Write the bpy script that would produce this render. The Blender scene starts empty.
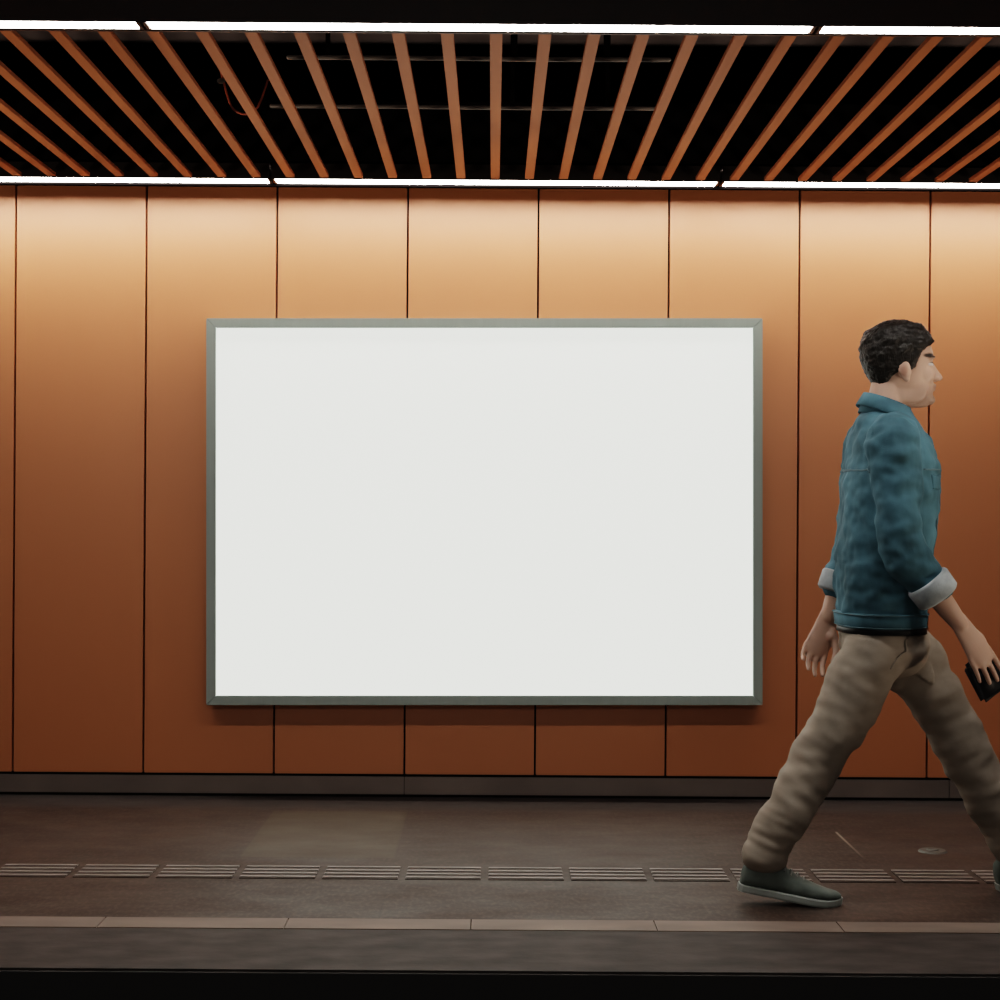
import bpy, bmesh, math, random
from mathutils import Vector, Matrix, noise
random.seed(4)
S = bpy.context.scene
COL = S.collection
PI = math.pi

# ------------------------------------------------------------------ helpers
def lin(r, g, b):
    f = lambda c: (c/255/12.92) if c/255 <= .04045 else ((c/255+.055)/1.055)**2.4
    return (f(r), f(g), f(b), 1.0)

def link(name, bm_or_me, mat=None, parent=None, smooth=False):
    if isinstance(bm_or_me, bmesh.types.BMesh):
        bmesh.ops.recalc_face_normals(bm_or_me, faces=bm_or_me.faces)
        me = bpy.data.meshes.new(name); bm_or_me.to_mesh(me); bm_or_me.free()
    else:
        me = bm_or_me; me.name = name
    if smooth:
        for p in me.polygons: p.use_smooth = True
    o = bpy.data.objects.new(name, me); COL.objects.link(o)
    if mat:
        me.materials.clear(); me.materials.append(mat)
    if parent: o.parent = parent
    return o

def empty(name, loc=(0, 0, 0)):
    o = bpy.data.objects.new(name, None); COL.objects.link(o); o.location = loc
    o.empty_display_size = .1
    return o

def tag(o, label, cat, group=None):
    o['label'] = label; o['category'] = cat
    if group: o['group'] = group
    return o

def struct(o):
    o['kind'] = 'structure'; return o

def box(bm, x0, x1, y0, y1, z0, z1, bev=0.0):
    b2 = bmesh.new()
    vs = [b2.verts.new((x, y, z)) for z in (z0, z1) for y in (y0, y1) for x in (x0, x1)]
    for f in ((0, 2, 3, 1), (4, 5, 7, 6), (0, 1, 5, 4), (2, 6, 7, 3), (0, 4, 6, 2), (1, 3, 7, 5)):
        b2.faces.new([vs[i] for i in f])
    if bev > 0:
        bmesh.ops.bevel(b2, geom=b2.edges[:], offset=bev, segments=2, affect='EDGES', clamp_overlap=True)
    merge(bm, b2)

def merge(bm, b2):
    me = bpy.data.meshes.new('tmp'); b2.to_mesh(me); b2.free(); bm.from_mesh(me); bpy.data.meshes.remove(me)

def loft(bm, rings):
    vr = [[bm.verts.new(p) for p in r] for r in rings]
    n = len(vr[0])
    for a, b in zip(vr, vr[1:]):
        for i in range(n):
            j = (i+1) % n
            bm.faces.new((a[i], a[j], b[j], b[i]))
    bm.faces.new(list(reversed(vr[0]))); bm.faces.new(vr[-1])

def ellipsoid(bm, c, r, rot=None, seg=20, ring=12):
    m = Matrix.Translation(Vector(c)) @ (rot.to_4x4() if rot else Matrix.Identity(4)) @ Matrix.Diagonal((r[0], r[1], r[2], 1))
    bmesh.ops.create_uvsphere(bm, u_segments=seg, v_segments=ring, radius=1, matrix=m)

def tube(bm, pts, rad, seg=16, flat=1.0, side=None, sub=3, caps=True):
    """a round-ended tapered tube through pts; flat squeezes it along `side`"""
    P = [Vector(p) for p in pts]
    # refine with catmull-rom so bends are soft
    Q, R = [], []
    for i in range(len(P)-1):
        p0 = P[max(i-1, 0)]; p1 = P[i]; p2 = P[i+1]; p3 = P[min(i+2, len(P)-1)]
        for k in range(sub):
            t = k/sub
            q = .5*((2*p1)+(p2-p0)*t+(2*p0-5*p1+4*p2-p3)*t*t+(3*p1-p0-3*p2+p3)*t**3)
            Q.append(q); R.append(rad[i]*(1-t)+rad[i+1]*t)
    Q.append(P[-1]); R.append(rad[-1])
    d0 = (Q[1]-Q[0]).normalized(); d1 = (Q[-1]-Q[-2]).normalized()
    if caps:
        pre = [(Q[0]-d0*R[0]*math.sin(a), R[0]*math.cos(a)) for a in (1.35, .9, .45)]
        post = [(Q[-1]+d1*R[-1]*math.sin(a), R[-1]*math.cos(a)) for a in (.45, .9, 1.35)]
        Q = [q for q, _ in pre]+Q+[q for q, _ in post]; R = [r for _, r in pre]+R+[r for _, r in post]
    ref = Vector(side) if side else (Vector((0, 1, 0)) if abs(d0.y) < .9 else Vector((1, 0, 0)))
    rings = []
    for i, q in enumerate(Q):
        d = (Q[min(i+1, len(Q)-1)]-Q[max(i-1, 0)]).normalized()
        u = ref-d*ref.dot(d); u.normalize(); v = d.cross(u)
        rings.append([q+(u*math.cos(a)*flat+v*math.sin(a))*R[i] for a in [2*PI*k/seg for k in range(seg)]])
    loft(bm, rings)

def oval(cx, cy, z, hx, hy, n=28, p=2.3, tilt=0.0):
    out = []
    for k in range(n):
        a = 2*PI*k/n; c, s = math.cos(a), math.sin(a)
        x = hx*math.copysign(abs(c)**(2/p), c); y = hy*math.copysign(abs(s)**(2/p), s)
        out.append(Vector((cx+x, cy+y, z+tilt*x)))
    return out

def bake(bm, voxel, it=6, fac=.5, fn=None):
    """one continuous skin over everything in bm"""
    bmesh.ops.recalc_face_normals(bm, faces=bm.faces)
    me = bpy.data.meshes.new('tmp'); bm.to_mesh(me); bm.free()
    o = bpy.data.objects.new('tmp', me); COL.objects.link(o)
    m = o.modifiers.new('r', 'REMESH'); m.mode = 'VOXEL'; m.voxel_size = voxel; m.adaptivity = 0
    s = o.modifiers.new('s', 'SMOOTH'); s.factor = fac; s.iterations = it
    dg = bpy.context.evaluated_depsgraph_get(); dg.update()
    out = bpy.data.meshes.new_from_object(o.evaluated_get(dg), depsgraph=dg)
    bpy.data.objects.remove(o); bpy.data.meshes.remove(me)
    if fn:
        nr = [v.normal.copy() for v in out.vertices]
        for v, n in zip(out.vertices, nr): v.co = v.co+n*fn(v.co, n)
    for p in out.polygons: p.use_smooth = True
    return out

# ------------------------------------------------------------------ materials
def mat(name, col, rough=.5, metal=0.0, spec=.5, bump=None, vary=None, emit=None, aniso=None):
    """bump=(scale xyz, strength, dist) vary=(scale xyz, amount, detail)"""
    m = bpy.data.materials.new(name); m.use_nodes = True
    nt = m.node_tree; b = nt.nodes['Principled BSDF']
    b.inputs['Base Color'].default_value = col; b.inputs['Roughness'].default_value = rough
    b.inputs['Metallic'].default_value = metal; b.inputs['Specular IOR Level'].default_value = spec
    tc = nt.nodes.new('ShaderNodeTexCoord')
    def ns(scale, detail):
        mp = nt.nodes.new('ShaderNodeMapping'); mp.inputs['Scale'].default_value = scale
        n = nt.nodes.new('ShaderNodeTexNoise'); n.inputs['Scale'].default_value = 1; n.inputs['Detail'].default_value = detail
        nt.links.new(tc.outputs['Object'], mp.inputs['Vector']); nt.links.new(mp.outputs['Vector'], n.inputs['Vector'])
        return n
    if vary:
        n = ns(vary[0], vary[2])
        mx = nt.nodes.new('ShaderNodeMix'); mx.data_type = 'RGBA'
        mx.inputs['A'].default_value = tuple(c*(1-vary[1]) for c in col[:3])+(1,)
        mx.inputs['B'].default_value = tuple(min(1, c*(1+vary[1])) for c in col[:3])+(1,)
        rp = nt.nodes.new('ShaderNodeMapRange'); rp.inputs['From Min'].default_value = .3; rp.inputs['From Max'].default_value = .7
        nt.links.new(n.outputs['Fac'], rp.inputs['Value']); nt.links.new(rp.outputs['Result'], mx.inputs['Factor'])
        nt.links.new(mx.outputs['Result'], b.inputs['Base Color'])
    if bump:
        n = ns(bump[0], 5)
        bp = nt.nodes.new('ShaderNodeBump'); bp.inputs['Strength'].default_value = bump[1]; bp.inputs['Distance'].default_value = bump[2]
        nt.links.new(n.outputs['Fac'], bp.inputs['Height']); nt.links.new(bp.outputs['Normal'], b.inputs['Normal'])
    if emit:
        b.inputs['Emission Color'].default_value = emit[0]; b.inputs['Emission Strength'].default_value = emit[1]
    return m

M = {}
M['panel'] = mat('copper_panel', (.53, .182, .050, 1), .5, .2, .35, vary=((.5, 1, .12), .04, 2))
def coat(m, w, r, ior):
    b = m.node_tree.nodes['Principled BSDF']; b.inputs['Coat Weight'].default_value = w; b.inputs['Coat Roughness'].default_value = r; b.inputs['Coat IOR'].default_value = ior
coat(M['panel'], 1.0, .52, 2.0)
M['seam'] = mat('seam_black', (.006, .004, .003, 1), .8, 0, .1)
M['black'] = mat('void_black', (.004, .0034, .0036, 1), .95, 0, .05)
M['void'] = mat('void_ceiling', (.2, .17, .17, 1), .95, 0, .05)
M['soffit'] = mat('soffit_black', (.006, .0035, .0045, 1), .9, 0, .06)
M['pit'] = mat('pit_black', (.07, .068, .068, 1), .9, 0, .1)
M['slat'] = mat('copper_slat', (.37, .15, .07, 1), .55, .15, .12, vary=((14, .8, 1), .1, 3))
M['rim'] = mat('rim_brown', (.06, .035, .025, 1), .5, .3, .4)
M['housing'] = mat('light_housing', (.02, .014, .012, 1), .5, .3, .4)
M['bracket'] = mat('light_bracket', (.07, .03, .015, 1), .5, .4, .4)
M['steel'] = mat('dull_conduit', (.20, .18, .165, 1), .4, .3, .5)
M['wire'] = mat('red_wire', (.4, .1, .05, 1), .5, 0, .4)
M['skirt'] = mat('grey_skirting', (.21, .175, .155, 1), .5, 0, .3, vary=((2.2, 3, 3), .18, 6))
M['coping'] = mat('coping_stone', (.056, .048, .044, 1), .75, 0, .3, vary=((7, 14, 5), .32, 9), bump=((60, 60, 60), .25, .002))
M['line'] = mat('pale_line_stone', (.19, .152, .128, 1), .7, 0, .3, vary=((4, 9, 9), .15, 7))
M['ridge'] = mat('ridge_pale', (.225, .20, .185, 1), .6, 0, .35, vary=((9, 9, 9), .15, 4))
M['alu'] = mat('green_grey_frame', (.33, .385, .36, 1), .45, .1, .5, vary=((60, 2, 2), .03, 2))
M['display'] = mat('white_display', (.30, .305, .295, 1), .6, 0, .2, emit=(lin(228, 231, 222), 1.55))
M['light_far'] = mat('lit_diffuser_far', (.9, .9, .9, 1), .5, emit=((1, .93, .86, 1), 29))
M['light_near'] = mat('lit_diffuser_near', (.9, .9, .9, 1), .5, emit=((1, .95, .9, 1), 33))
M['denim'] = mat('blue_denim', (.080, .165, .205, 1), .85, 0, .2, vary=((9, 9, 5), .38, 6), bump=((320, 320, 320), .3, .0012))
M['denim_pale'] = mat('pale_denim_inside', (.36, .40, .42, 1), .85, 0, .2, vary=((30, 30, 30), .15, 4), bump=((320, 320, 320), .3, .001))
M['stitch'] = mat('denim_seam', (.12, .19, .22, 1), .8, 0, .2)
M['khaki'] = mat('khaki_cotton', (.33, .29, .245, 1), .9, 0, .15, vary=((6, 6, 14), .16, 5), bump=((260, 260, 260), .25, .001))
M['hair'] = mat('dark_hair', (.012, .010, .008, 1), .5, 0, .4, bump=((260, 160, 60), .7, .004))
M['suede'] = mat('grey_green_suede', (.15, .175, .16, 1), .85, 0, .2, vary=((20, 20, 20), .2, 4))
M['sole'] = mat('pale_rubber_sole', (.34, .37, .35, 1), .7, 0, .3)
M['lace'] = mat('shoe_lace', (.25, .26, .25, 1), .8)
M['button'] = mat('copper_button', (.3, .2, .12, 1), .35, .9)
M['pouch'] = mat('black_pouch', (.008, .009, .011, 1), .45, 0, .4, bump=((90, 90, 90), .2, .002))
M['shirt'] = mat('olive_shirt', (.16, .15, .10, 1), .9)

def floor_material():
    m = bpy.data.materials.new('platform_floor'); m.use_nodes = True
    nt = m.node_tree; N = nt.nodes; L = nt.links; b = N['Principled BSDF']
    geo = N.new('ShaderNodeNewGeometry'); sep = N.new('ShaderNodeSeparateXYZ'); L.new(geo.outputs['Position'], sep.inputs[0])
    def noise_(sc, det, w=0):
        mp = N.new('ShaderNodeMapping'); mp.inputs['Scale'].default_value = sc; mp.inputs['Location'].default_value = (w, w*.7, 0)
        L.new(geo.outputs['Position'], mp.inputs[0]); n = N.new('ShaderNodeTexNoise'); n.inputs['Scale'].default_value = 1
        n.inputs['Detail'].default_value = det; L.new(mp.outputs[0], n.inputs['Vector']); return n.outputs['Fac']
    def rng(v, a, c, d=0., e=1.):
        r = N.new('ShaderNodeMapRange'); r.inputs['From Min'].default_value = a; r.inputs['From Max'].default_value = c
        r.inputs['To Min'].default_value = d; r.inputs['To Max'].default_value = e; L.new(v, r.inputs['Value']); return r.outputs['Result']
    def mth(op, a, c):
        n = N.new('ShaderNodeMath'); n.operation = op
        for i, v in enumerate((a, c)):
            if isinstance(v, (int, float)): n.inputs[i].default_value = v
            else: L.new(v, n.inputs[i])
        return n.outputs[0]
    def mix(f, A, B):
        n = N.new('ShaderNodeMix'); n.data_type = 'RGBA'
        for s, v in (('Factor', f), ('A', A), ('B', B)):
            if isinstance(v, (int, float, tuple)): n.inputs[s].default_value = v
            else: L.new(v, n.inputs[s])
        return n.outputs['Result']
    c = mix(rng(noise_((1.1, 2.2, 1), 6), .3, .7), (.038, .025, .019, 1), (.070, .050, .039, 1))
    c = mix(rng(noise_((9, 26, 1), 8, 3), .35, .72, 0, .75), c, (.036, .025, .020, 1))
    c = mix(rng(noise_((70, 30, 1), 4, 8), .45, .72, 0, .6), c, (.098, .069, .055, 1))
    # one paler slab, as laid between two joints
    def band(v, a, c2, w=.006):
        return mth('MULTIPLY', rng(v, a-w, a+w), rng(v, c2-w, c2+w, 1, 0))
    patch = mth('MULTIPLY', band(sep.outputs['X'], -.84, -.322), band(sep.outputs['Y'], 5.78, 6.67))
    c = mix(mth('MULTIPLY', patch, .62), c, (.088, .069, .050, 1))
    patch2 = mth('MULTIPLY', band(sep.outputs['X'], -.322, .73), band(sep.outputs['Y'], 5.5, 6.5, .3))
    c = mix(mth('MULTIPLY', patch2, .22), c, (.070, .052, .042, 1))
    # greyer strip along the wall
    grey = rng(sep.outputs['Y'], 6.66, 6.78)
    c = mix(mth('MULTIPLY', grey, .75), c, (.052, .047, .045, 1))
    # stone joints on the slab module
    fx = mth('ABSOLUTE', mth('SUBTRACT', mth('FRACT', mth('DIVIDE', mth('ADD', sep.outputs['X'], 20*.522+.84), .522), 0), .5), 0)
    j = rng(fx, .493, .498)
    c = mix(mth('MULTIPLY', j, .28), c, (.03, .024, .02, 1))
    pj = mth('MULTIPLY', band(sep.outputs['X'], 1.253, 1.261, .0015), band(sep.outputs['Y'], 5.84, 6.30, .01))
    c = mix(mth('MULTIPLY', pj, rng(sep.outputs['Y'], 5.85, 6.2, .2, .9)), c, (.26, .22, .18, 1))
    L.new(c, b.inputs['Base Color'])
    rr = rng(noise_((3, 5, 1), 5, 5), .3, .7, .5, .72); L.new(rr, b.inputs['Roughness'])
    b.inputs['Specular IOR Level'].default_value = .32
    bp = N.new('ShaderNodeBump'); bp.inputs['Strength'].default_value = .2; bp.inputs['Distance'].default_value = .002
    L.new(noise_((70, 70, 70), 5), bp.inputs['Height']); L.new(bp.outputs[0], b.inputs['Normal'])
    return m
M['floor'] = floor_material()

# ------------------------------------------------------------------ setting
D = 7.0            # camera to wall
ZC = 2.444         # slatted ceiling height
MOD = .5276        # panel module
XL, XR = -4.2, 4.2

bm = bmesh.new(); box(bm, XL, XR, D+.02, D+.12, -.02, 3.1)
wall = struct(link('wall_back', bm, M['seam']))
x_first = -.879-MOD*6
k = 0
while x_first+k*MOD < XR:
    x0 = x_first+k*MOD
    bm = bmesh.new(); box(bm, x0+.0038, x0+MOD-.0038, D-.012+.0005*(k % 3), D+.019, .094, 2.464, .0015)
    p = link('cladding_panel', bm, M['panel'], wall)
    k += 1

bm = bmesh.new()
sk = [XL, -3.37-1.1, -2.55, -.352, 1.853, 4.05, XR]
sk = [XL]+[a for a in sk[1:-1] if XL < a < XR]+[XR]
for a, c in zip(sk, sk[1:]): box(bm, a+.0012, c-.0012, D-.004, D+.019, .011, .083, .001)
struct(link('baseboard_back', bm, M['skirt']))
bm = bmesh.new(); box(bm, XL, XR, D+.002, D+.019, -.01, .094)
struct(link('trim_1', bm, M['seam']))             # dark shadow joint behind the skirting

EDGE = .6245*D; L0 = .6862*D; L1 = .7035*D
bm = bmesh.new(); box(bm, XL, XR, L1, D+.02, -.25, 0)
floor = struct(link('floor', bm, M['floor']))
bm = bmesh.new()
x = -.574-.5195*8
while x < XR:
    box(bm, x+.0013, x+.5195-.0013, L0+.001, L1-.001, -.06, .0005); x += .5195
struct(link('trim_2', bm, M['line']))             # pale stone line along the platform edge
bm = bmesh.new()
box(bm, XL, XR, EDGE, L0, -.16, 0, .006); box(bm, XL, XR, L0, L1, -.2, -.03)
struct(link('trim_3', bm, M['coping']))           # grey coping
bm = bmesh.new(); box(bm, XL, XR, EDGE+.03, EDGE+.25, -1.2, -.16)
struct(link('wall_platform', bm, M['pit']))
bm = bmesh.new(); box(bm, XL, XR, EDGE-.006, EDGE+.002, -.16, -.006)
struct(link('trim_4', bm, M['pit']))              # black nosing face
bm = bmesh.new(); box(bm, XL, XR, -1.5, EDGE+.25, -1.3, -1.2)
struct(link('floor_trackbed', bm, M['pit']))

# ceiling: black void above, copper slats below
NEAR0, NEAR1 = 4.553, 4.620
bm = bmesh.new(); box(bm, XL, XR, 4.5, D+.12, 3.05, 3.1)
ceil = struct(link('ceiling', bm, M['void']))
for kk in range(-27, 28):
    xk = kk*.1319
    bm = bmesh.new(); box(bm, xk-.0172, xk+.0172, 4.645, 6.685, ZC, ZC+.014, .0015)
    link('slat', bm, M['slat'], ceil)
bm = bmesh.new(); box(bm, XL, XR, 3.2, 4.545, ZC-.002, 3.1)
struct(link('ceiling_soffit', bm, M['soffit']))
bm = bmesh.new(); box(bm, XL, XR, 4.630, 4.645, ZC-.001, ZC+.06, .003)
struct(link('trim_5', bm, M['rim']))              # thin brown rim behind the near lights
bm = bmesh.new(); box(bm, XL, XR, 6.828, D+.02, ZC+.018, ZC+.3); 
struct(link('trim_6', bm, M['soffit']))           # dark closing strip by the wall
bm = bmesh.new(); box(bm, XL, XR, 6.70, 6.828, ZC+.07, ZC+.3)
struct(link('trim_7', bm, M['black']))

# linear lights
def lamp(x0, x1, y0, y1, z, m, label, group, lip=False):
    t = empty('ceiling_light', ((x0+x1)/2, (y0+y1)/2, z)); tag(t, label, 'ceiling light', group)
    hx, hy = (x1-x0)/2, (y1-y0)/2
    bm = bmesh.new()
    box(bm, -hx, hx, -hy-.007, -hy, .0, .05); box(bm, -hx, hx, hy, hy+.007, .0, .05); box(bm, -hx, hx, -hy-.007, hy+.007, .05, .06)
    link('housing', bm, M['housing'], t)
    if lip:
        bm = bmesh.new(); box(bm, -hx-.004, hx+.004, hy, hy+.004, -.008, .002); link('shield', bm, M['black'], t)
    bm = bmesh.new(); box(bm, -hx+.012, hx-.012, -hy+.0005, hy-.0005, .0005, .03, .001)
    link('diffuser', bm, m, t)
    for s in (-1, 1):
        bm = bmesh.new(); box(bm, s*hx-.010 if s > 0 else -hx, hx if s > 0 else -hx+.010, -hy-.003, hy+.003, -.0015, .045, .001)
        link('end_bracket', bm, M['bracket'], t)
    return t
nb = [-.936-1.784, -.936, .848, .848+1.784]
for a, c, w in zip(nb, nb[1:], ('left one, beyond the dark joint', 'middle one above the white billboard', 'right one above the walking man')):
    lamp(a+.004, c-.004, NEAR0, NEAR1, ZC, M['light_near'], 'white linear light in the front row, '+w, 'linear lights in the front row')
fb = [-.872-1.76, -.872, .878, .878+1.76]
for a, c, w in zip(fb, fb[1:], ('left one', 'middle one above the billboard', 'right one above the man')):
    lamp(a+.004, c-.004, 6.718, 6.812, ZC, M['light_far'], 'white linear light in the back row by the copper wall, '+w, 'linear lights along the wall', True)

# services above the slats
for yy, zz, x0_, x1_, w in ((5.50, 2.60, -.66, .55, 'nearer one'), (6.17, 2.60, -.80, .60, 'farther one, closer to the wall')):
    bm = bmesh.new(); tube(bm, [(x0_, yy, zz), (x0_+.5, yy, zz), (x1_-.4, yy, zz-.002), (x1_, yy, zz)], [.007]*4, 10, sub=1)
    cd = tag(link('conduit', bm, M['steel'], None, True), 'thin grey conduit crossing the black void above the slats, '+w, 'pipe', 'conduits above the slats')
    for xx in (x0_+.2, .06, x1_-.2):
        bm = bmesh.new(); box(bm, xx-.008, xx+.008, yy-.003, yy+.003, zz+.004, 3.06); link('hanger', bm, M['black'], cd)
bm = bmesh.new(); tube(bm, [(-0.915, 5.75, 2.62), (-0.890, 5.75, 2.53), (-0.870, 5.75, 2.49), (-0.830, 5.75, 2.475), (-0.790, 5.75, 2.50), (-0.765, 5.80, 2.60)], [.0035]*6, 8)
lc = link('loose_cable', bm, M['wire'], None, True)
bm = bmesh.new(); ellipsoid(bm, (-.913, 5.75, 2.585), (.014, .010, .009)); link('connector', bm, M['steel'], lc, True)
tag(lc, 'short reddish cable loop hanging above the slats on the left', 'cable')

# ------------------------------------------------------------------ tactile guide tiles
t0 = -.792-.2616*12
names = ['first', 'second', 'third', 'fourth', 'fifth', 'sixth', 'seventh', 'eighth', 'ninth', 'tenth', 'eleventh', 'twelfth', 'thirteenth', 'fourteenth', 'fifteenth']
tproto = None; idx = 0
for i in range(30):
    xs = t0+i*.2616
    if xs+.236 < -1.70 or xs > 1.72: continue
    if tproto is None:
        bm = bmesh.new()
        box(bm, 0, .238, 0, .192, -.001, .001)
        for q in range(4):
            y0 = .010+q*.050
            box(bm, 0, .238, y0, y0+.021, .0, .0035, .0015)
        tproto = link('tactile_guide_tile', bm, M['floor']); tproto.data.materials.append(M['ridge'])
        for p in tproto.data.polygons:
            if p.center.z > .0016: p.material_index = 1
        o = tproto
    else:
        o = tproto.copy(); COL.objects.link(o)
    o.location = (xs, 5.446, .001)
    extra = {0: ', cut by the left edge of the picture'}.get(idx, '')
    tag(o, 'pale four-ridged tactile guide tile in the floor, %s from the left in its row' % names[idx], 'tactile tile', 'tactile guide tiles in one row along the platform')
    idx += 1

# little floor cap
bm = bmesh.new()
bmesh.ops.create_cone(bm, cap_ends=True, segments=28, radius1=.05, radius2=.044, depth=.006, matrix=Matrix.Translation((0, 0, .003)))
bmesh.ops.create_cone(bm, cap_ends=True, segments=20, radius1=.022, radius2=.018, depth=.005, matrix=Matrix.Translation((0, 0, .007)))
cap = link('floor_cap', bm, mat('cap_metal', (.12, .12, .11, 1), .5, .4)); cap.location = (1.52, 5.95, 0)
tag(cap, 'small round grey metal cap set in the floor behind the walking man', 'floor cap')

# ------------------------------------------------------------------ billboard
ROLL = -.0066
W2, H2, FD, TH = 2.214/2, 1.540/2, .0375, .105
bb = empty('billboard', (-.034, D-.013, 1.157)); bb.rotation_euler = (0, ROLL, 0)
tag(bb, 'large blank white lit billboard in a slim grey green frame on the copper wall', 'billboard')
def bar(name, pts):
    """mitred frame bar: outline in x,z, front slightly chamfered"""
    bm = bmesh.new()
    f = [bm.verts.new((x, -TH, z)) for x, z in pts]; r = [bm.verts.new((x, 0, z)) for x, z in pts]
    bm.faces.new(f); bm.faces.new(list(reversed(r)))
    for i in range(4):
        j = (i+1) % 4; bm.faces.new((f[i], r[i], r[j], f[j]))
    bmesh.ops.bevel(bm, geom=bm.edges[:], offset=.0016, segments=2, affect='EDGES')
    return link(name, bm, M['alu'], bb)
g = .0006
fr = bmesh.new()
bar('frame_top', [(-W2+g, H2), (W2-g, H2), (W2-FD-g, H2-FD), (-W2+FD+g, H2-FD)])
bar('frame_bottom', [(-W2+g, -H2), (W2-g, -H2), (W2-FD-g, -H2+FD), (-W2+FD+g, -H2+FD)])
bar('frame_side', [(-W2, H2-g), (-W2, -H2+g), (-W2+FD, -H2+FD+g), (-W2+FD, H2-FD-g)])
bar('frame_side', [(W2, H2-g), (W2, -H2+g), (W2-FD, -H2+FD+g), (W2-FD, H2-FD-g)])
fr.free()
bm = bmesh.new(); box(bm, -W2+FD-.004, W2-FD+.004, -TH+.014, -TH+.024, -H2+FD-.004, H2-FD+.004)
link('display_sheet', bm, M['display'], bb)
bm = bmesh.new(); box(bm, -W2+.012, W2-.012, -TH+.026, .0, -H2+.012, H2-.012)
link('back_box', bm, M['housing'], bb)

# ------------------------------------------------------------------ the walking man (faces +x, right side to the camera)
PX, PY = 1.213, 5.24
HEAD = Vector((.024, 0, 1.472))       # chin level on the head axis
def skull(z):
    tab = [(-.012, -.035, .070, .030), (0, -.045, .086, .036), (.015, -.052, .092, .047), (.035, -.062, .088, .056), (.05, -.072, .090, .060),
           (.065, -.080, .087, .063), (.085, -.090, .087, .066), (.11, -.097, .083, .070), (.13, -.100, .090, .073), (.15, -.101, .089, .075),
           (.175, -.098, .080, .074), (.195, -.088, .066, .067), (.212, -.068, .045, .052), (.222, -.042, .02, .032), (.226, -.02, .0, .012)]
    for a, b in zip(tab, tab[1:]):
        if a[0] <= z <= b[0]:
            t = (z-a[0])/(b[0]-a[0]); return [(a[i]*(1-t)+b[i]*t)*(1.06 if i == 1 else 1) for i in (1, 2, 3)]
    return tab[0][1:] if z < tab[0][0] else tab[-1][1:]

def head_geo(bm):
    zs = [-.012+.238*k/26 for k in range(27)]
    rings = []
    for z in zs:
        bk, ft, hw = skull(z)
        c = (bk+ft)/2; h = (ft-bk)/2
        rings.append([HEAD+Vector((p.x, p.y, z)) for p in oval(c, 0, 0, h, hw, 40, 2.25)])
    loft(bm, rings)
    E = lambda c, r, rot=None: ellipsoid(bm, HEAD+Vector(c), r, rot)
    E((.078, 0, .010), (.020, .026, .016))                     # chin
    E((.082, 0, .041), (.017, .024, .0075)); E((.085, 0, .053), (.016, .025, .007))   # lips
    # nose
    N = lambda x, z, w, d: [HEAD+Vector((x-d, -w, z)), HEAD+Vector((x, -w*.35, z)), HEAD+Vector((x, w*.35, z)), HEAD+Vector((x-d, w, z))]
    loft(bm, [N(.104, .0665, .015, .035), N(.119, .074, .0165, .045), N(.118, .082, .0135, .045), N(.106, .098, .009, .035), N(.094, .118, .009, .03)])
    E((.109, 0, .076), (.011, .011, .0095))
    for s in (-1, 1):
        E((.098, s*.013, .072), (.012, .007, .008))            # nostril wing
        E((.073, s*.036, .134), (.016, .026, .006))            # brow
        E((.072, s*.034, .112), (.013, .0155, .0115))          # eyeball and lids
        E((.046, s*.034, .084), (.042, .0235, .034))            # cheekbone
        E((.008, s*.042, .036), (.060, .015, .042))            # jaw corner
        # ear
        r = Matrix.Rotation(-.2, 3, 'Y') @ Matrix.Rotation(s*.35, 3, 'Z')
        E((-.012, s*.077, .094), (.020, .006, .033), r)
        E((-.017, s*.083, .100), (.017, .005, .026), r)
        E((-.004, s*.076, .066), (.009, .006, .010), r)

def hand_geo(bm, w, d, n, l, curl, thumb, sp=.0225, scale=1.0):
    """w wrist, d along the hand, n palm side, l thumb side"""
    d = Vector(d).normalized(); n = (Vector(n)-d*Vector(n).dot(d)).normalized(); l0 = Vector(l)
    l = d.cross(n).normalized(); l = l if l.dot(l0) > 0 else -l
    w = Vector(w)
    P = lambda a, b, c: w+(d*a+l*b+n*c)*scale
    tube(bm, [P(-.035, 0, 0), P(.02, .002, 0), P(.06, .003, 0), P(.088, .002, 0)], [.030*scale, .036*scale, .042*scale, .039*scale], 20, .42, n)
    ellipsoid(bm, P(.035, .026, .010), (.017*scale,)*3)
    lens = [(.040, .026, .021), (.044, .030, .022), (.041, .027, .021), (.032, .021, .018)]
    for k, ln in enumerate(lens):
        off = (1.5-k)*sp
        p = P(.088-abs(1.3-k)*.004, off, 0); pts = [P(.06, off*.8, 0), p]
        a = 0
        dirn = (d+l*(1.5-k)*.05).normalized()
        for q, s in enumerate(ln):
            a += curl[q]*(1+.08*k)
            p = p+(dirn*math.cos(a)+n*math.sin(a))*s*scale; pts.append(p)
        r = (.0088 if k < 3 else .0076)*scale
        tube(bm, pts, [r*1.05, r*1.1, r, r*.92, r*.78], 12, sub=2)
    tb = [P(.018, .026, .008), P(.05, .044+.008*thumb, .018), P(.080, .050+.012*thumb, .034), P(.104, .046+.010*thumb, .046)]
    tube(bm, tb, [.014*scale, .0125*scale, .0108*scale, .0088*scale], 12, sub=2)

R_SH, R_EL, R_WR = Vector((-.045, -.185, 1.365)), Vector((-.030, -.235, 1.045)), Vector((.138, -.232, .828))
L_SH, L_EL, L_WR = Vector((-.035, .185, 1.365)), Vector((-.062, .235, 1.055)), Vector((-.150, .22, .820))
R_HIP, R_KN, R_AN = Vector((-.035, -.088, .86)), Vector((-.190, -.088, .500)), Vector((-.395, -.085, .135))
L_HIP, L_KN, L_AN = Vector((.0, .088, .86)), Vector((.200, .088, .500)), Vector((.400, .080, .130))

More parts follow.
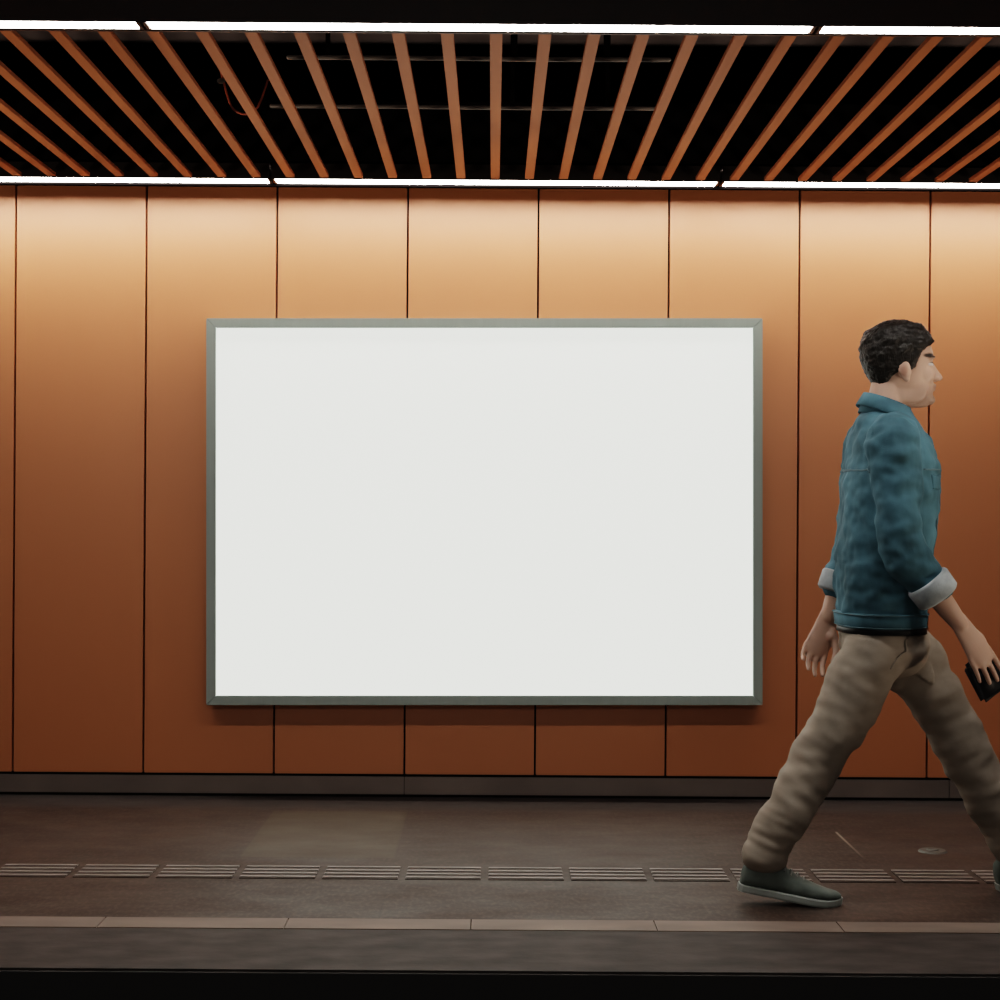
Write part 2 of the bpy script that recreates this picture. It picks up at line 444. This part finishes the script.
bm = bmesh.new()
head_geo(bm)
tube(bm, [(-.04, 0, 1.36), (-.03, 0, 1.43), (-.018, 0, 1.50), (-.010, 0, 1.55)], [.07, .060, .056, .052], 24)
loft(bm, [oval(-.02, 0, .86, .085, .14), oval(-.02, 0, 1.0, .085, .135), oval(-.01, 0, 1.12, .095, .145), oval(-.005, 0, 1.25, .1, .16),
          oval(-.02, 0, 1.35, .085, .15), oval(-.03, 0, 1.42, .06, .075)])
for sh, el, wr in ((R_SH, R_EL, R_WR), (L_SH, L_EL, L_WR)):
    tube(bm, [sh*.98+Vector((0, 0, .02)), (sh+el)/2, el, el*.65+wr*.35, wr], [.052, .045, .040, .041, .024], 20)
for hp, kn, an in ((R_HIP, R_KN, R_AN), (L_HIP, L_KN, L_AN)):
    tube(bm, [hp, (hp+kn)/2, kn, kn*.65+an*.35, an], [.062, .062, .050, .048, .034], 20)
tube(bm, [R_AN, R_AN+Vector((.02, 0, -.04)), R_AN+Vector((.07, 0, -.068))], [.032, .028, .018], 14)
tube(bm, [L_AN, L_AN+Vector((.02, 0, -.03)), L_AN+Vector((.09, 0, -.032))], [.032, .028, .018], 14)
dR = (R_WR-R_EL).normalized()
hd = (dR+Vector((.04, .02, -.22))).normalized()
hand_geo(bm, R_WR+dR*.02, hd, (-.30, .85, -.15), (.8, 0, .6), (.06, .10, .10), .2, .0235, .97)
hdl = (L_WR-L_EL).normalized()
hand_geo(bm, L_WR+hdl*.02, (hdl+Vector((-.06, -.02, -.05))).normalized(), (.15, -.95, 0), (.9, .1, -.1), (.28, .35, .25), .5)
me = bake(bm, .0034, 5, .5)

def skin_material():
    m = bpy.data.materials.new('skin'); m.use_nodes = True
    nt = m.node_tree; b = nt.nodes['Principled BSDF']
    at = nt.nodes.new('ShaderNodeAttribute'); at.attribute_name = 'tone'
    nt.links.new(at.outputs['Color'], b.inputs['Base Color'])
    b.inputs['Roughness'].default_value = .5; b.inputs['Specular IOR Level'].default_value = .35
    b.inputs['Subsurface Weight'].default_value = .08; b.inputs['Subsurface Radius'].default_value = (.01, .004, .002)
    return m
tone = me.color_attributes.new('tone', 'FLOAT_COLOR', 'POINT')
base = Vector((.53, .36, .285))
def blend(a, b, t): return a*(1-t)+b*t
def near(p, c, r): return max(0., 1-math.sqrt(sum(((p[i]-c[i])/r[i])**2 for i in range(3))))
for i, v in enumerate(me.vertices):
    c = base.copy(); p = v.co-HEAD
    if v.co.z > 1.44:
        c *= 1+.06*noise.noise(v.co*30)
        t = min(1, 2.5*max(near(p, (.088, 0, .047), (.03, .027, .012)), 0)); c = blend(c, Vector((.30, .13, .11)), t*.7)
        st = max(near(p, (.055, 0, .02), (.075, .09, .055)), 0); c = blend(c, Vector((.20, .13, .105)), min(.55, st))
        for s in (-1, 1):
            t = min(1, 4*near(p, (.068, s*.043, .138), (.036, .032, .0085))); c = blend(c, Vector((.02, .014, .01)), t*.95)
            t = min(1, 4*near(p, (.076, s*.040, .113), (.016, .017, .0055))); c = blend(c, Vector((.55, .52, .50)), t)
            t = min(1, 4*near(p, (.083, s*.037, .113), (.009, .008, .006))); c = blend(c, Vector((.02, .012, .01)), t)
            t = min(1, 3*near(p, (.078, s*.036, .118), (.018, .018, .0025))); c = blend(c, Vector((.03, .02, .016)), t*.9)
            t = near(p, (-.014, s*.084, .092), (.014, .012, .022)); c = blend(c, Vector((.30, .12, .09)), min(.5, t))
    tone.data[i].color = (c.x, c.y, c.z, 1)
man = link('person', me, skin_material())
man.location = (PX, PY, 0); man.scale = (1.017,)*3
tag(man, 'man in a blue denim jacket and khaki trousers striding to the right in profile', 'person')

# hair: a shell over the skull that dips under the skin outside the hairline
def interp(tab, z):
    if z <= tab[0][0]: return tab[0][1]
    for a, b in zip(tab, tab[1:]):
        if z <= b[0]: return a[1]+(b[1]-a[1])*(z-a[0])/(b[0]-a[0])
    return tab[-1][1]
UF = [(.0, -.066), (.03, -.062), (.055, -.055), (.078, -.042), (.088, -.030), (.092, .008), (.098, .022), (.125, .030), (.148, .040), (.163, .060), (.175, .084), (.19, .2)]
bm = bmesh.new(); rings = []
NZ, NA = 60, 96
for k in range(NZ+1):
    z = .012+.2135*math.sin(.5*PI*k/NZ)**.92
    bk, ft, hw = skull(z); c = (bk+ft)/2; h = (ft-bk)/2
    ring = []
    for p in oval(c, 0, 0, h, hw, NA, 2.25):
        u = p.x; q = Vector((p.x, p.y, z))
        e = interp(UF, z)-u
        t = max(0, min(1, e/.022+.35)); t = t*t*(3-2*t)
        thick = interp([(.0, .003), (.05, .008), (.09, .013), (.12, .019), (.17, .023), (.2, .024), (.23, .02)], z)*(1-.45*max(0, min(1, (u-.03)/.05)))
        thick *= 1+.35*noise.noise(Vector((q.x*35, q.y*35, q.z*55)))+.2*noise.noise(q*110)
        off = -.007+(thick+.007)*t
        n = Vector((p.x-c, p.y*h/hw*1.0, (z-.10)*.55 if z > .10 else 0)).normalized()
        ring.append(HEAD+q+n*off)
    rings.append(ring)
loft(bm, rings)
hb = bake(bm, .003, 2, .4, lambda p, n: .0022*noise.noise(Vector((p.x*70, p.y*160, p.z*160))))
link('hair', hb, M['hair'], man)

# jacket
def wr(p, f, amp, seed=0):
    return amp*noise.noise(Vector((p.x*f[0]+seed, p.y*f[1], p.z*f[2])))
bm = bmesh.new()
tor = [(.812, -.038, .120, .176), (.86, -.036, .126, .180), (.95, -.034, .134, .184), (1.05, -.026, .136, .190), (1.15, -.016, .138, .200), (1.25, -.012, .138, .208),
       (1.33, -.012, .122, .200), (1.385, -.022, .104, .165), (1.425, -.026, .084, .110), (1.45, -.022, .070, .078)]
loft(bm, [oval(c, 0, z, h, w, 36, 2.5) for z, c, h, w in tor])
RC = R_EL*.48+R_WR*.52; LC = L_EL*.45+L_WR*.55
for sh, el, ce in ((R_SH, R_EL, RC), (L_SH, L_EL, LC)):
    s = math.copysign(1, sh.y)
    tube(bm, [Vector((-.028, s*.135, 1.372)), sh+Vector((0, 0, -.025)), sh*.5+el*.5, el, el*.5+ce*.5, ce], [.070, .079, .070, .064, .060, .056], 24)
def jk(p, n):
    a = wr(p, (16, 16, 22), .007)+wr(p, (34, 34, 40), .0035, 3)
    arm = abs(p.y) > .2 or p.z < 1.0
    if arm: a += wr(p, (11, 11, 26), .006, 9)
    return a
jm = bake(bm, .0055, 5, .5, jk)
jacket = link('jacket', jm, M['denim'], man)
# hem band
bm = bmesh.new(); loft(bm, [oval(-.038, 0, .808, .122, .178, 40, 2.5), oval(-.038, 0, .812, .126, .183, 40, 2.5), oval(-.038, 0, .848, .131, .187, 40, 2.5), oval(-.037, 0, .853, .124, .18, 40, 2.5)])
link('waistband', bm, M['denim'], jacket, True)
for z in (.8125, .8485):
    bm = bmesh.new()
    ring = oval(-.038, 0, z, .1275 if z < .83 else .1325, .1845 if z < .83 else .1885, 40, 2.5)
    for a, c in zip(ring, ring[1:]+ring[:1]): tube(bm, [a, c], [.0016, .0016], 6, sub=1)
    link('hem_stitching', bm, M['stitch'], jacket, True)
# rolled cuffs
for el, ce, wv in ((R_EL, RC, R_WR), (L_EL, LC, L_WR)):
    d = (wv-el).normalized()
    bm = bmesh.new(); tube(bm, [ce-d*.028, ce-d*.02, ce+d*.028, ce+d*.036], [.060, .0665, .0645, .050], 26, sub=2, caps=False)
    link('rolled_cuff', bm, M['denim_pale'], jacket, True)
# collar, open at the throat
bm = bmesh.new()
def strip(bm, prof, a0, a1, n=30, th=.004):
    grid = []
    for k in range(n+1):
        a = a0+(a1-a0)*k/n
        row = []
        for (rx, ry, z, cx, lift) in prof:
            row.append(Vector((cx+rx*math.cos(a), ry*math.sin(a), z+lift*math.cos(a))))
        grid.append([bm.verts.new(p) for p in row])
    fs = []
    for r0, r1 in zip(grid, grid[1:]):
        for i in range(len(prof)-1): fs.append(bm.faces.new((r0[i], r1[i], r1[i+1], r0[i+1])))
    bmesh.ops.recalc_face_normals(bm, faces=fs)
    bmesh.ops.solidify(bm, geom=fs, thickness=th)
strip(bm, [(.078, .086, 1.415, -.024, -.030), (.070, .076, 1.450, -.022, -.030), (.066, .070, 1.476, -.020, -.026), (.071, .075, 1.478, -.020, -.026),
           (.079, .086, 1.458, -.022, -.030), (.089, .100, 1.432, -.024, -.036)], .55, 2*PI-.55, 36, .0045)
link('collar', bm, M['denim'], jacket, True)
bm = bmesh.new()
for a, c in ((-.3, .3),):
    strip(bm, [(.084, .090, 1.405, -.022, -.03), (.066, .066, 1.445, -.02, -.03)], -.75, .75, 14, .003)
link('shirt_neckline', bm, M['shirt'], man, True)
# chest pocket flaps, placket, buttons, yoke seams follow the jacket front
def tor_at(z):
    for a, b in zip(tor, tor[1:]):
        if a[0] <= z <= b[0]:
            t = (z-a[0])/(b[0]-a[0]); return [a[i]*(1-t)+b[i]*t for i in (1, 2, 3)]
def on_torso(ang, z, off=.0):
    c, h, w = tor_at(z); h += off; w += off
    cs, sn = math.cos(ang), math.sin(ang)
    return Vector((c+h*math.copysign(abs(cs)**.8, cs), w*math.copysign(abs(sn)**.8, sn), z))
from mathutils.bvhtree import BVHTree
JB = BVHTree.FromPolygons([v.co for v in jm.vertices], [tuple(p.vertices) for p in jm.polygons])
def snap(p, off):
    q, n, i, d = JB.find_nearest(p); return q+n*off, n
def patch(name, a0, a1, z0, z1, off, mt, n=10):
    bm = bmesh.new(); top = []; bot = []
    for i in range(n+1):
        rt, rb = [], []
        for j in range(9):
            p = on_torso(a0+(a1-a0)*i/n, z0+(z1-z0)*j/8, .01); q, nn = snap(p, 0)
            rt.append(bm.verts.new(q+nn*off)); rb.append(bm.verts.new(q-nn*.004))
        top.append(rt); bot.append(rb)
    m = 8
    for i in range(n):
        for j in range(m):
            bm.faces.new((top[i][j], top[i+1][j], top[i+1][j+1], top[i][j+1])); bm.faces.new((bot[i][j+1], bot[i+1][j+1], bot[i+1][j], bot[i][j]))
        bm.faces.new((top[i][0], bot[i][0], bot[i+1][0], top[i+1][0])); bm.faces.new((top[i+1][m], bot[i+1][m], bot[i][m], top[i][m]))
    for j in range(m):
        bm.faces.new((top[0][j+1], bot[0][j+1], bot[0][j], top[0][j])); bm.faces.new((top[n][j], bot[n][j], bot[n][j+1], top[n][j+1]))
    return link(name, bm, mt, jacket, True)
patch('placket', -.12, .12, .85, 1.40, .0035, M['denim'])
for s_ in (-1, 1):
    patch('pocket_flap', s_*.42, s_*1.0, 1.215, 1.255, .0018, M['denim'])
    patch('yoke_seam', s_*.2, s_*1.25, 1.268, 1.273, .002, M['stitch'], 16)
    patch('front_seam', s_*.5, s_*.53, .86, 1.215, .002, M['stitch'], 2)
patch('yoke_seam', PI-1.1, PI+1.1, 1.268, 1.273, .002, M['stitch'], 24)
for z in (.90, 1.0, 1.1, 1.2, 1.3):
    q, nn = snap(on_torso(0, z, .02), .004)
    bm = bmesh.new()
    bmesh.ops.create_cone(bm, cap_ends=True, segments=16, radius1=.008, radius2=.006, depth=.006, matrix=Matrix.Translation(q) @ Matrix.Rotation(PI/2, 4, 'Y'))
    link('button', bm, M['button'], jacket)

# trousers
bm = bmesh.new()
loft(bm, [oval(-.040, 0, .875, .098, .150, 32, 2.4), oval(-.042, 0, .83, .106, .158, 32, 2.4), oval(-.042, 0, .79, .118, .168, 32, 2.4), oval(-.034, 0, .74, .122, .172, 32, 2.3), oval(-.022, 0, .70, .100, .13, 32, 2.3), oval(-.015, 0, .68, .06, .07, 32, 2.2)])
tube(bm, [R_HIP+Vector((0, .01, -.07)), Vector((-.108, -.090, .68)), Vector((-.192, -.09, .50)), Vector((-.292, -.086, .325)), Vector((-.378, -.085, .170)), Vector((-.392, -.085, .145))],
     [.088, .096, .082, .073, .068, .066], 26)
tube(bm, [L_HIP+Vector((.005, -.01, -.07)), Vector((.095, .090, .68)), Vector((.200, .088, .50)), Vector((.295, .084, .32)), Vector((.378, .08, .165)), Vector((.388, .08, .145))],
     [.088, .094, .082, .073, .068, .066], 26)
ellipsoid(bm, (.022, .02, .755), (.088, .14, .105)); ellipsoid(bm, (.045, .085, .72), (.085, .085, .12))
def tr(p, n):
    k = p.z+(.40*p.x if p.x < 0 else -.35*p.x)
    sd = 5 if p.y > 0 else 0
    a = .013*noise.noise(Vector((p.x*9, p.y*9+sd, k*12)))+.005*noise.noise(Vector((p.x*17, p.y*17+sd, k*30+7)))
    lo = max(0., 1-abs(p.z-.20)/.13)
    a += .005*lo*noise.noise(Vector((p.x*9, p.y*9+sd, k*48+3)))
    return a*(.5 if p.z > .78 else 1)
trousers = link('trousers', bake(bm, .0055, 12, .5, tr), M['khaki'], man)
bm = bmesh.new(); loft(bm, [oval(-.035, 0, .792, .126, .182, 36, 2.4), oval(-.035, 0, .818, .122, .177, 36, 2.4)])
link('belt', bm, M['pouch'], man, True)
TB = BVHTree.FromPolygons([v.co for v in trousers.data.vertices], [tuple(p.vertices) for p in trousers.data.polygons])
def seam(name, pts, r):
    out = []
    for a, c in zip(pts, pts[1:]):
        for k in range(6):
            q, n, i, d = TB.find_nearest(Vector(a).lerp(Vector(c), k/6)); out.append(q+n*.0005)
    bm = bmesh.new(); tube(bm, out, [r]*len(out), 8, sub=1); link(name, bm, M['khaki'], trousers, True)
for s_ in (-1,):
    seam('pocket_seam', [(.03, s_*.20, .785), (.005, s_*.21, .73), (-.035, s_*.21, .68)], .0028)
# shoes
def shoe(heel, pitch, yaw, side):
    mtx = Matrix.Translation(heel) @ Matrix.Rotation(yaw, 4, 'Z') @ Matrix.Rotation(pitch, 4, 'Y')
    L = .295
    sec = [(0, .020, .060), (.025, .031, .082), (.10, .036, .100), (.22, .037, .106), (.34, .038, .100), (.46, .042, .084), (.60, .047, .068), (.74, .048, .057), (.86, .043, .048), (.95, .031, .040), (1.0, .014, .030)]
    bm = bmesh.new(); rings = []
    for s, w, h in sec:
        r = []
        for k in range(24):
            a = 2*PI*k/24; c, sn = math.cos(a), math.sin(a)
            y = w*math.copysign(abs(c)**.75, c); z = .016+(h-.016)*(.5+.5*math.copysign(abs(sn)**(.55 if sn < 0 else .9), sn))
            toe = .012*max(0, (s-.75)/.25)**2
            y *= 1-.38*max(0, (z-.04)/.09) if s < .5 else 1-.25*max(0, (z-.03)/.06)
            r.append(mtx @ Vector((s*L, y, z+toe)))
        rings.append(r)
    loft(bm, rings)
    root = link('shoe', bake(bm, .004, 3, .5), M['suede'], man)
    bm = bmesh.new()
    out = []
    for s, w, h in [(-.012, .018, 0)]+sec+[(1.015, .012, 0)]: out.append((s*L, w+.0015))
    pts = [(x, w) for x, w in out]+[(x, -w) for x, w in reversed(out)]
    def lift(x): return .012*max(0, (x/L-.75)/.25)**2
    loft(bm, [[mtx @ Vector((x, w*.97, 0+lift(x))) for x, w in pts], [mtx @ Vector((x, w, .005+lift(x))) for x, w in pts], [mtx @ Vector((x, w, .018+lift(x))) for x, w in pts], [mtx @ Vector((x, w*.93, .021+lift(x))) for x, w in pts]])
    link('sole', bm, M['sole'], root)
    bm = bmesh.new()
    for q in range(4):
        s = .40+q*.065; h = interp([(a, c) for a, b, c in sec], s)
        tube(bm, [mtx @ Vector((s*L, -.026, h-.010)), mtx @ Vector((s*L+.004, 0, h+.003)), mtx @ Vector((s*L, .026, h-.010))], [.003]*3, 8)
    link('laces', bm, M['lace'], root, True)
    return root
shoe(Vector((-.466, -.085, .040)), .17, -.06, -1)
shoe(Vector((.345, .080, .006)), -.26, .06, 1)

# thing in his right hand
d = hd; w0 = R_WR+dR*.02
nn_ = Vector((-.30, .85, -.15)); nn_ = (nn_-d*nn_.dot(d)).normalized(); ll = d.cross(nn_)
pc = w0+d*.150+nn_*.037
m4 = Matrix((ll, nn_, d)).transposed().to_4x4(); m4.translation = pc
bm = bmesh.new(); b2 = bmesh.new()
box(b2, -.050, .050, -.0145, .0145, -.060, .062, .012)
for v in b2.verts: v.co.x *= 1+.10*(v.co.z/.06)
b2.transform(m4); merge(bm, b2)
pouch = link('pouch', bm, M['pouch'], None, True); pouch.location = (PX, PY, 0); pouch.scale = (1.017,)*3
tag(pouch, "small black pouch held in the walking man's forward hand", 'pouch')
bm = bmesh.new(); b2 = bmesh.new(); box(b2, -.046, .046, -.0158, -.0138, -.040, -.034, .0008); b2.transform(m4); merge(bm, b2)
link('zip', bm, M['pouch'], pouch)

# ------------------------------------------------------------------ light, sky, camera
w = bpy.data.worlds.new('World'); S.world = w; w.use_nodes = True
bg = w.node_tree.nodes['Background']; bg.inputs['Color'].default_value = (1, .90, .82, 1); bg.inputs['Strength'].default_value = .06

def area(name, loc, tgt, sx, sy, power, col):
    l = bpy.data.lights.new(name, 'AREA'); l.shape = 'RECTANGLE'; l.size = sx; l.size_y = sy; l.energy = power; l.color = col
    o = bpy.data.objects.new(name, l); COL.objects.link(o); o.location = loc
    o.rotation_euler = (Vector(tgt)-Vector(loc)).to_track_quat('-Z', 'Y').to_euler()
    return o
area('added_front_fill', (0, -2.5, 2.9), (0, 7, 1.0), 7, .4, 34, (1, .93, .86))  # unseen fill light added behind the camera, stands for no fixture

for sx in (-1, 1): area('added_slat_fill', (sx*4.6, 3.6, -.6), (sx*1.75, 5.5, 2.44), .6, .3, 15, (1, .84, .68)).data.spread = math.radians(62)  # unseen low uplights, added to brighten the slat undersides towards the sides

cam = bpy.data.cameras.new('camera'); co = bpy.data.objects.new('camera', cam); COL.objects.link(co)
co.location = (0, 0, 1.17); co.rotation_euler = (PI/2, ROLL, 0)
cam.sensor_width = 36; cam.lens = 36*1.730; cam.shift_x = .007; cam.shift_y = .0085
cam.clip_end = 200
S.camera = co
S.view_settings.view_transform = 'Filmic'; S.view_settings.look = 'High Contrast'
